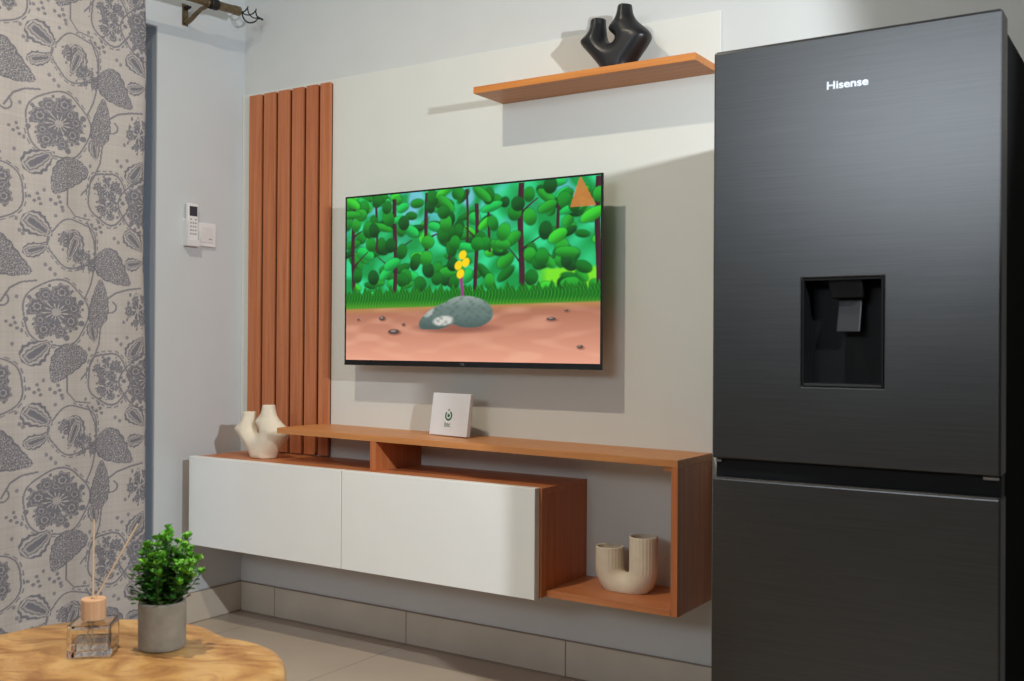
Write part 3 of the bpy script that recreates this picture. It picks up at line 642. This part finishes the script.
def motif_tile(ox, oy, ink, X, Y):
    D = math.radians
    line(ink, X, Y, [(ox+a, oy+b) for a, b in ((88, 300), (94, 285), (99, 262), (97, 240), (90, 222))])
    line(ink, X, Y, [(ox+a, oy+b) for a, b in ((104, 325), (102, 345), (96, 360), (90, 372), (84, 380))])
    line(ink, X, Y, [(ox+a, oy+b) for a, b in ((14, 305), (22, 292), (32, 286), (44, 284))], 1.0)
    line(ink, X, Y, [(ox+a, oy+b) for a, b in ((108, 300), (118, 292), (130, 288), (142, 286))], 1.0)
    line(ink, X, Y, [(ox+x, oy+y) for x, y in arc(15, 303, 6, -60, 200)], .9); line(ink, X, Y, [(ox+x, oy+y) for x, y in arc(112, 307, 6, -60, 200)], .9)
    line(ink, X, Y, [(ox+a, oy+b) for a, b in ((70, 372), (70, 392), (78, 402), (92, 404))], .8)
    line(ink, X, Y, [(ox+a, oy+b) for a, b in ((42, 250), (54, 246), (56, 232))], .8)
    ring(ink, X, Y, ox+62, oy+315, 27, 31, 1.5, 0); flower(ink, X, Y, ox+61, oy+314, 26, 13, .2)
    ring(ink, X, Y, ox+77, oy+246, 21, 23, 1.4); 
    leafm(ink, X, Y, ox+80, oy+247, 15, 7, D(75)); flower(ink, X, Y, ox+73, oy+243, 11, 7, .5); flower(ink, X, Y, ox+88, oy+262, 12, 8, 0)
    leafm(ink, X, Y, ox+76, oy+250, 14, 5, D(110))
    ring(ink, X, Y, ox+110, oy+380, 18, 25, 1.3, D(-8)); flower(ink, X, Y, ox+110, oy+371, 14, 9, .3); flower(ink, X, Y, ox+110, oy+390, 12, 8, .9)
    ring(ink, X, Y, ox+2, oy+385, 29, 28, 1.4); flower(ink, X, Y, ox-1, oy+383, 24, 12, .9)
    leafm(ink, X, Y, ox+45, oy+231, 14, 10, D(35)); leafm(ink, X, Y, ox+44, oy+254, 11, 6, D(-20))
    leafm(ink, X, Y, ox+45, oy+352, 15, 10, D(-38)); leafm(ink, X, Y, ox+137, oy+349, 13, 8, D(-60)); leafm(ink, X, Y, ox+136, oy+237, 12, 8, D(50)); leafm(ink, X, Y, ox+136, oy+261, 9, 6, D(-15))
    leafm(ink, X, Y, ox+96, oy+334, 9, 5, D(80))
    paisley(ink, X, Y, ox+18, oy+264, 23, 14, D(38)); paisley(ink, X, Y, ox+116, oy+268, 20, 12, D(52)); paisley(ink, X, Y, ox+70, oy+364, 20, 12, D(130)); paisley(ink, X, Y, ox+102, oy+304, 23, 8, D(-84), .12)
    flower(ink, X, Y, ox+139, oy+310, 12, 7, .1, .6)
    for cx, cy in ((44, 205), (139, 222), (136, 383), (101, 410), (25, 325), (8, 345), (62, 390)):
        for k in range(5): 
            a = k*2.4; m = np.hypot(X-ox-cx-3.4*math.cos(a)*(.5+k*.35), (Y-oy-cy-4*math.sin(a)*(.5+k*.35))) < 1.7; ink[m] = np.maximum(ink[m], .7)
    for cx, cy in ((30, 237), (27, 226), (33, 240), (52, 268), (56, 272), (60, 277), (24, 345), (32, 332), (118, 340), (122, 345), (128, 338), (92, 350), (66, 398), (60, 404), (120, 240), (116, 236), (50, 380), (28, 300), (125, 322), (88, 216)):
        m = np.hypot(X-ox-cx, (Y-oy-cy)*.8) < 1.6; ink[m] = np.maximum(ink[m], .6)
def pattern(Sx, T):
    """Sx metres along the cloth from its free edge, T metres down from the top; returns ink amount"""
    X = 148-Sx/.0036; Y = T/.00303
    X0 = X.copy(); colm = np.floor((X0+2)/PW); Y = Y+colm*PH*.37
    X = (X0+2) % PW-2; Y = (Y-200) % PH+200
    ink = np.zeros(X.shape)
    for oy in (-PH, 0, PH):
        for ox in (-PW, 0, PW):
            motif_tile(ox, oy, ink, X, Y)
    return ink
CY0, CY1, CZ0, CZ1 = -1.52, -.514, .012, 2.098
nu, nv = 500, 1000
Yc, Zc = np.meshgrid(np.linspace(CY1, CY0, nu), np.linspace(CZ1, CZ0, nv), indexing='ij')
s = CY1-Yc; dn = (CZ1-Zc)/2.1
fold = .005*np.sin(s*2*np.pi/.27+.6+.3*np.sin(dn*3))+.0015*np.sin(s*2*np.pi/.093+1.5*dn)+.0012*np.sin(s*40+dn*7)
Xc = .110+fold*(.55+.6*dn)-.012*np.exp(-s/.012)
Yc2 = Yc+.004*np.sin(dn*9+1)+(.010*np.clip(dn*2-.5,-.5,1.3))*(1-np.clip(s/.3, 0, 1))+.003*np.sin(dn*14)*np.exp(-s/.05)
ink = pattern(s.astype(np.float32).astype(float), (CZ1-Zc)-.081)
base = np.array([182, 175, 171])/255.; inkc = np.array([106, 106, 116])/255.
var = 1+.012*rng.standard_normal((nu, 1, 1))+.012*rng.standard_normal((1, nv, 1))
colr = (base*(1-ink[..., None])+inkc*ink[..., None])*var
me = np_mesh('floral_curtain', np.stack([Xc.ravel(), Yc2.ravel(), Zc.ravel()], 1), grid_faces(nu, nv), nlin(colr.reshape(-1, 3)))
M['curtain'] = attr_mat('printed linen curtain', .95, weave=True, spec=.1)
cur = link('floral_curtain', me, M['curtain'], smooth=True)
md = cur.modifiers.new('thick', 'SOLIDIFY'); md.thickness = .0012; md.offset = 0
tag(cur, 'beige linen curtain printed with grey flowers hanging at the left', 'curtain')
for k in range(9):
    y = CY1-.03-k*.12; zz = rz(y); r_ = .019
    obj('ring', tube(bmesh.new(), [(.112+r_*math.cos(a), y, zz-.004+r_*math.sin(a)) for a in np.linspace(0, 2*math.pi, 25)[:-1]], .0016, 6, closed=True), M['iron'], cur, smooth=True)
M_inv = None

# ------------------------------------------------------------------ stump table
TT = .42
cx0, cy0 = 1.30, -1.66
pts = [(1.007,-1.532),(1.008,-1.471),(1.023,-1.415),(1.065,-1.354),(1.128,-1.306),(1.216,-1.268),(1.285,-1.268),(1.335,-1.286),(1.385,-1.297),(1.430,-1.289),(1.480,-1.293),(1.530,-1.309),(1.590,-1.350),(1.650,-1.420),(1.685,-1.52),(1.69,-1.65),(1.66,-1.80),(1.58,-1.94),(1.46,-2.02),(1.32,-2.05),(1.17,-2.02),(1.05,-1.94),(.98,-1.83),(.965,-1.70),(.99,-1.60)]
P = np.array(pts)
for _ in range(2):
    Q = np.roll(P, -1, 0); P = np.stack([.75*P+.25*Q, .25*P+.75*Q], 1).reshape(-1, 2)
def stump():
    bm = bmesh.new(); n = len(P); c = np.array([cx0, cy0]); rings = []
    prof = [(.10, 0), (.35, 0), (.6, 0), (.8, .0), (.93, -.0005), (.965, -.0022), (.985, -.006), (.996, -.012), (1.0, -.022), (1.0, -.05), (.985, -.10), (.965, -.18), (.95, -.28), (.955, -.36), (.97, -.419)]
    for kk, (sc, dz) in enumerate(prof):
        row = []
        for i, p in enumerate(P):
            v = c+(p-c)*sc; a = math.atan2(*(p-c)[::-1]); wob = (.004*math.sin(a*9+dz*14)+.003*math.sin(a*17+2)) if dz < -.03 else 0
            nz_ = .0016*math.sin(v[0]*31+1)*math.sin(v[1]*27) if dz > -.004 and sc < .95 else 0
            v = v+(p-c)/np.linalg.norm(p-c)*wob
            row.append(bm.verts.new((v[0], v[1], TT+dz+nz_*0.5-.0008)))
        rings.append(row)
    ct = bm.verts.new((cx0, cy0, TT-.0008))
    for i in range(n): bm.faces.new((ct, rings[0][i], rings[0][(i+1) % n]))
    for a, b_ in zip(rings[:-1], rings[1:]):
        for i in range(n): bm.faces.new((a[i], b_[i], b_[(i+1) % n], a[(i+1) % n]))
    bm.faces.new(rings[-1][::-1]); return bm
st = obj('stump_table', stump(), M['stump'], smooth=True)
tag(st, 'pale wooden tree stump coffee table with irregular rounded edge', 'coffee table')

# ------------------------------------------------------------------ potted plant
px, py = 1.347, -1.425; pr = .0418
PP = thing('potted_plant', 'small leafy green plant in a round concrete pot on the stump table', 'potted plant', (px, py, TT))
z0 = TT+.0002
obj('pot', lathe(bmesh.new(), [(pr-.004, z0), (pr-.001, z0+.003), (pr, z0+.008), (pr+.0005, z0+.083), (pr-.001, z0+.086), (pr-.005, z0+.086), (pr-.006, z0+.070)], px, py, 56), M['concrete'], PP, smooth=False, bevel=0)
obj('soil', lathe(bmesh.new(), [(pr-.007, z0+.071), (pr-.007, z0+.076), (.01, z0+.080)], px, py, 24), M['soil'], PP)
bmS = bmesh.new(); LV = []; LF = []; LC = []
def add_leaf(c, dirv, up, L, Wd, col):
    x = dirv.normalized(); zN = (up-x*up.dot(x)).normalized(); y = zN.cross(x); b0 = len(LV)
    shp = [(0, 0, 0), (.25, .55, .10), (.6, 1, .16), (.9, .75, .10), (1.0, 0, .02), (.9, -.75, .10), (.6, -1, .16), (.25, -.55, .10), (.55, 0, -.04)]
    for a, b_, h_ in shp:
        p = c+x*(a*L)+y*(b_*Wd)+zN*(h_*L); LV.append(tuple(p)); LC.append(col)
    for i in range(8): LF.append((b0+8, b0+i, b0+(i+1) % 8))
R2 = random.Random(5)
tips = []
for k in range(74):
    a = R2.uniform(0, 2*math.pi); q = R2.random()**.6; rad = q*.058
    hgt = .119*math.sqrt(max(0, 1-(q*.80)**2))*R2.uniform(.62, 1.18)
    base = Vector((px+.016*q*math.cos(a), py+.016*q*math.sin(a), z0+.074)); tip = Vector((px+.010+rad*math.cos(a), py+.007+rad*math.sin(a), z0+.078+hgt))
    mid = base.lerp(tip, .5)+Vector((math.cos(a), math.sin(a), 0))*.006
    tube(bmS, [base, mid, tip], [.0012, .001, .0007], 5)
    tips.append((tip, (tip-mid).normalized()))
    nl = int(4+hgt*90)
    for i in range(nl):
        t_ = .25+.78*i/nl; t_ = min(t_, 1)
        p = (base.lerp(mid, t_*2) if t_ < .5 else mid.lerp(tip, t_*2-1)); b1 = i*2.4+k
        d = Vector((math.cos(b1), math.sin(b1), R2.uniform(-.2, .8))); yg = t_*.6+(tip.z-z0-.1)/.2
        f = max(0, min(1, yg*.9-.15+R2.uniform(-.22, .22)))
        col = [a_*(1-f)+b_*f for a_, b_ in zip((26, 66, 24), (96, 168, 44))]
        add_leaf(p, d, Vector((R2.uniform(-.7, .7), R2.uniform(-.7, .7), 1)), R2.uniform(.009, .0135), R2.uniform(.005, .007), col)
    for i in range(6):
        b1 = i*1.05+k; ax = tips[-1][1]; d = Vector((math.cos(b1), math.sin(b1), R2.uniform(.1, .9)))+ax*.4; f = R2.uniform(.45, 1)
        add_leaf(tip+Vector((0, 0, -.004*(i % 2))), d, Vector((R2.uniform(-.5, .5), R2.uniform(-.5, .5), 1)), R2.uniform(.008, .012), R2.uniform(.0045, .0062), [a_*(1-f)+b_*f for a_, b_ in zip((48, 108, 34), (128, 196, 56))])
# low skirt of leaves hanging round the rim
for k in range(150):
    a = R2.uniform(0, 6.283); q = R2.uniform(.5, 1); p = Vector((px+.050*q*math.cos(a), py+.050*q*math.sin(a), z0+.084+R2.uniform(0, .05)))
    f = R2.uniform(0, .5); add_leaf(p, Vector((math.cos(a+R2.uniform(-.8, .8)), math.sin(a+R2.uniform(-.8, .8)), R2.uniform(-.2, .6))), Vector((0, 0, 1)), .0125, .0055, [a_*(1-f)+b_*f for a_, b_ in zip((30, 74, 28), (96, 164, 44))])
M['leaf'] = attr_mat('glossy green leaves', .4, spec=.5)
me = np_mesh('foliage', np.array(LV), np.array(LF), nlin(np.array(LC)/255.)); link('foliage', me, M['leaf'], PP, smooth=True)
obj('stem', bmS, M['stem'], PP)

# ------------------------------------------------------------------ reed diffuser
gx, gy, ga = 1.2675, -1.512, math.radians(33+9)
DF = thing('reed_diffuser', 'clear square glass reed diffuser with wooden collar on the stump table', 'reed diffuser', (gx, gy, TT))
def rbox(hw, z0, z1, r, seg=4):
    bm = bmesh.new(); box(bm, -hw, hw, -hw, hw, z0, z1)
    ed = [e for e in bm.edges if abs((e.verts[0].co-e.verts[1].co).z) > .5*(z1-z0) and abs(e.verts[0].co.x-e.verts[1].co.x) < 1e-6 and abs(e.verts[0].co.y-e.verts[1].co.y) < 1e-6]
    bmesh.ops.bevel(bm, geom=ed, offset=r, segments=seg, affect='EDGES', profile=.5); return bm
GT = Matrix.Translation((gx, gy, 0)) @ Matrix.Rotation(ga, 4, 'Z')
gb, hw, gh = TT+.0004, .0375, .056
bm = rbox(hw, gb, gb+gh, .005); b2 = rbox(hw-.0045, gb+.010, gb+gh-.005, .004)
me2 = bpy.data.meshes.new('t'); bmesh.ops.reverse_faces(b2, faces=b2.faces); b2.to_mesh(me2)
bmesh.ops.recalc_face_normals(bm, faces=bm.faces); bm.from_mesh(me2); bm.transform(GT)
me = bpy.data.meshes.new('bottle'); bm.to_mesh(me); bm.free(); b2.free(); o = link('bottle', me, M['glass'], DF)
md = o.modifiers.new('bv', 'BEVEL'); md.width = .0018; md.segments = 2; md.limit_method = 'ANGLE'; md.angle_limit = math.radians(50)
bm = rbox(hw-.0050, gb+.0105, gb+.024, .0038); bm.transform(GT); obj('oil', bm, M['oil'], DF)
obj('neck', lathe(bmesh.new(), [(.0125, gb+gh-.001), (.0125, gb+gh+.004)], gx, gy, 28), M['glass'], DF)
obj('collar', lathe(bmesh.new(), [(.0205, gb+gh+.0035), (.0215, gb+gh+.0045), (.0215, gb+gh+.0385), (.0205, gb+gh+.040), (.006, gb+gh+.040), (.006, gb+gh+.037)], gx, gy, 40), M['cap'], DF)
zc = gb+gh+.0375
# camera-right direction is (0.839, 0.544): the left reed stands nearly upright, the other leans right
for (dxx, dyy, hh, bx) in ((.0005, .0005, .144, -.002), (.069, .038, .138, .003)):
    top = (gx+dxx+bx, gy+dyy, zc+hh); k = (gb+.014-zc)/hh*.35
    obj('reed', tube(bmesh.new(), [(gx+bx+dxx*k, gy+dyy*k, gb+.014), (gx+bx, gy, zc), top], .00155, 8), M['reed'], DF)

# ------------------------------------------------------------------ camera
cam = bpy.data.cameras.new('camera'); co = bpy.data.objects.new('camera', cam); COL.objects.link(co)
fw = Vector((-.54416799, .83896408, .00452338)); rt_ = Vector((.8389715, .54413878, .00630955)); up_ = Vector((-.00283213, -.00722844, .99996986))
co.matrix_world = Matrix(((rt_.x, up_.x, -fw.x, 2.92040831), (rt_.y, up_.y, -fw.y, -2.68120253), (rt_.z, up_.z, -fw.z, .97693404), (0, 0, 0, 1)))
cam.sensor_width = 36; cam.lens = 1042.8875*36/1024; cam.clip_start = .05
cam.dof.use_dof = True; cam.dof.focus_distance = 3.0; cam.dof.aperture_fstop = 5.6
S.camera = co

# ------------------------------------------------------------------ light
def light(name, kind, loc, power, col, size=.1, aim=None, **kw):
    l = bpy.data.lights.new(name, kind); l.energy = power; l.color = col
    if kind == 'AREA': l.shape = kw.get('shape', 'DISK'); l.size = size; l.size_y = kw.get('size_y', size)
    else: l.shadow_soft_size = size
    o = bpy.data.objects.new(name, l); COL.objects.link(o); o.location = loc
    if aim is not None: o.rotation_euler = (Vector(aim)-Vector(loc)).to_track_quat('-Z', 'Y').to_euler()
    return o
dl = light('ceiling_downlight', 'AREA', (1.15, -1.55, 2.88), 24.5, (1, .89, .71), .07); dl.data.spread = math.radians(150)
sl = light('side_lamp', 'SPOT', (3.42, -1.40, 1.72), 168, (.89, .95, 1), .025, aim=(.45, -.985, 1.55))
sl.data.spot_size = math.radians(86); sl.data.spot_blend = .18
light('rear_fill_light', 'AREA', (1.6, RY-.06, 2.42), 43, (.82, .91, 1), 1.8, aim=(1.6, 0, 2.42), shape='RECTANGLE', size_y=.76)  # added cool fill at the unseen rear window, mirrored in the fridge doors
wd = bpy.data.worlds.new('world'); S.world = wd; wd.use_nodes = True
bg = wd.node_tree.nodes['Background']; bg.inputs['Color'].default_value = (.62, .76, 1, 1); bg.inputs['Strength'].default_value = .6

S.view_settings.view_transform = 'Standard'; S.view_settings.look = 'None'; S.view_settings.gamma = 1; S.view_settings.use_curve_mapping = False
S.view_settings.exposure = 0
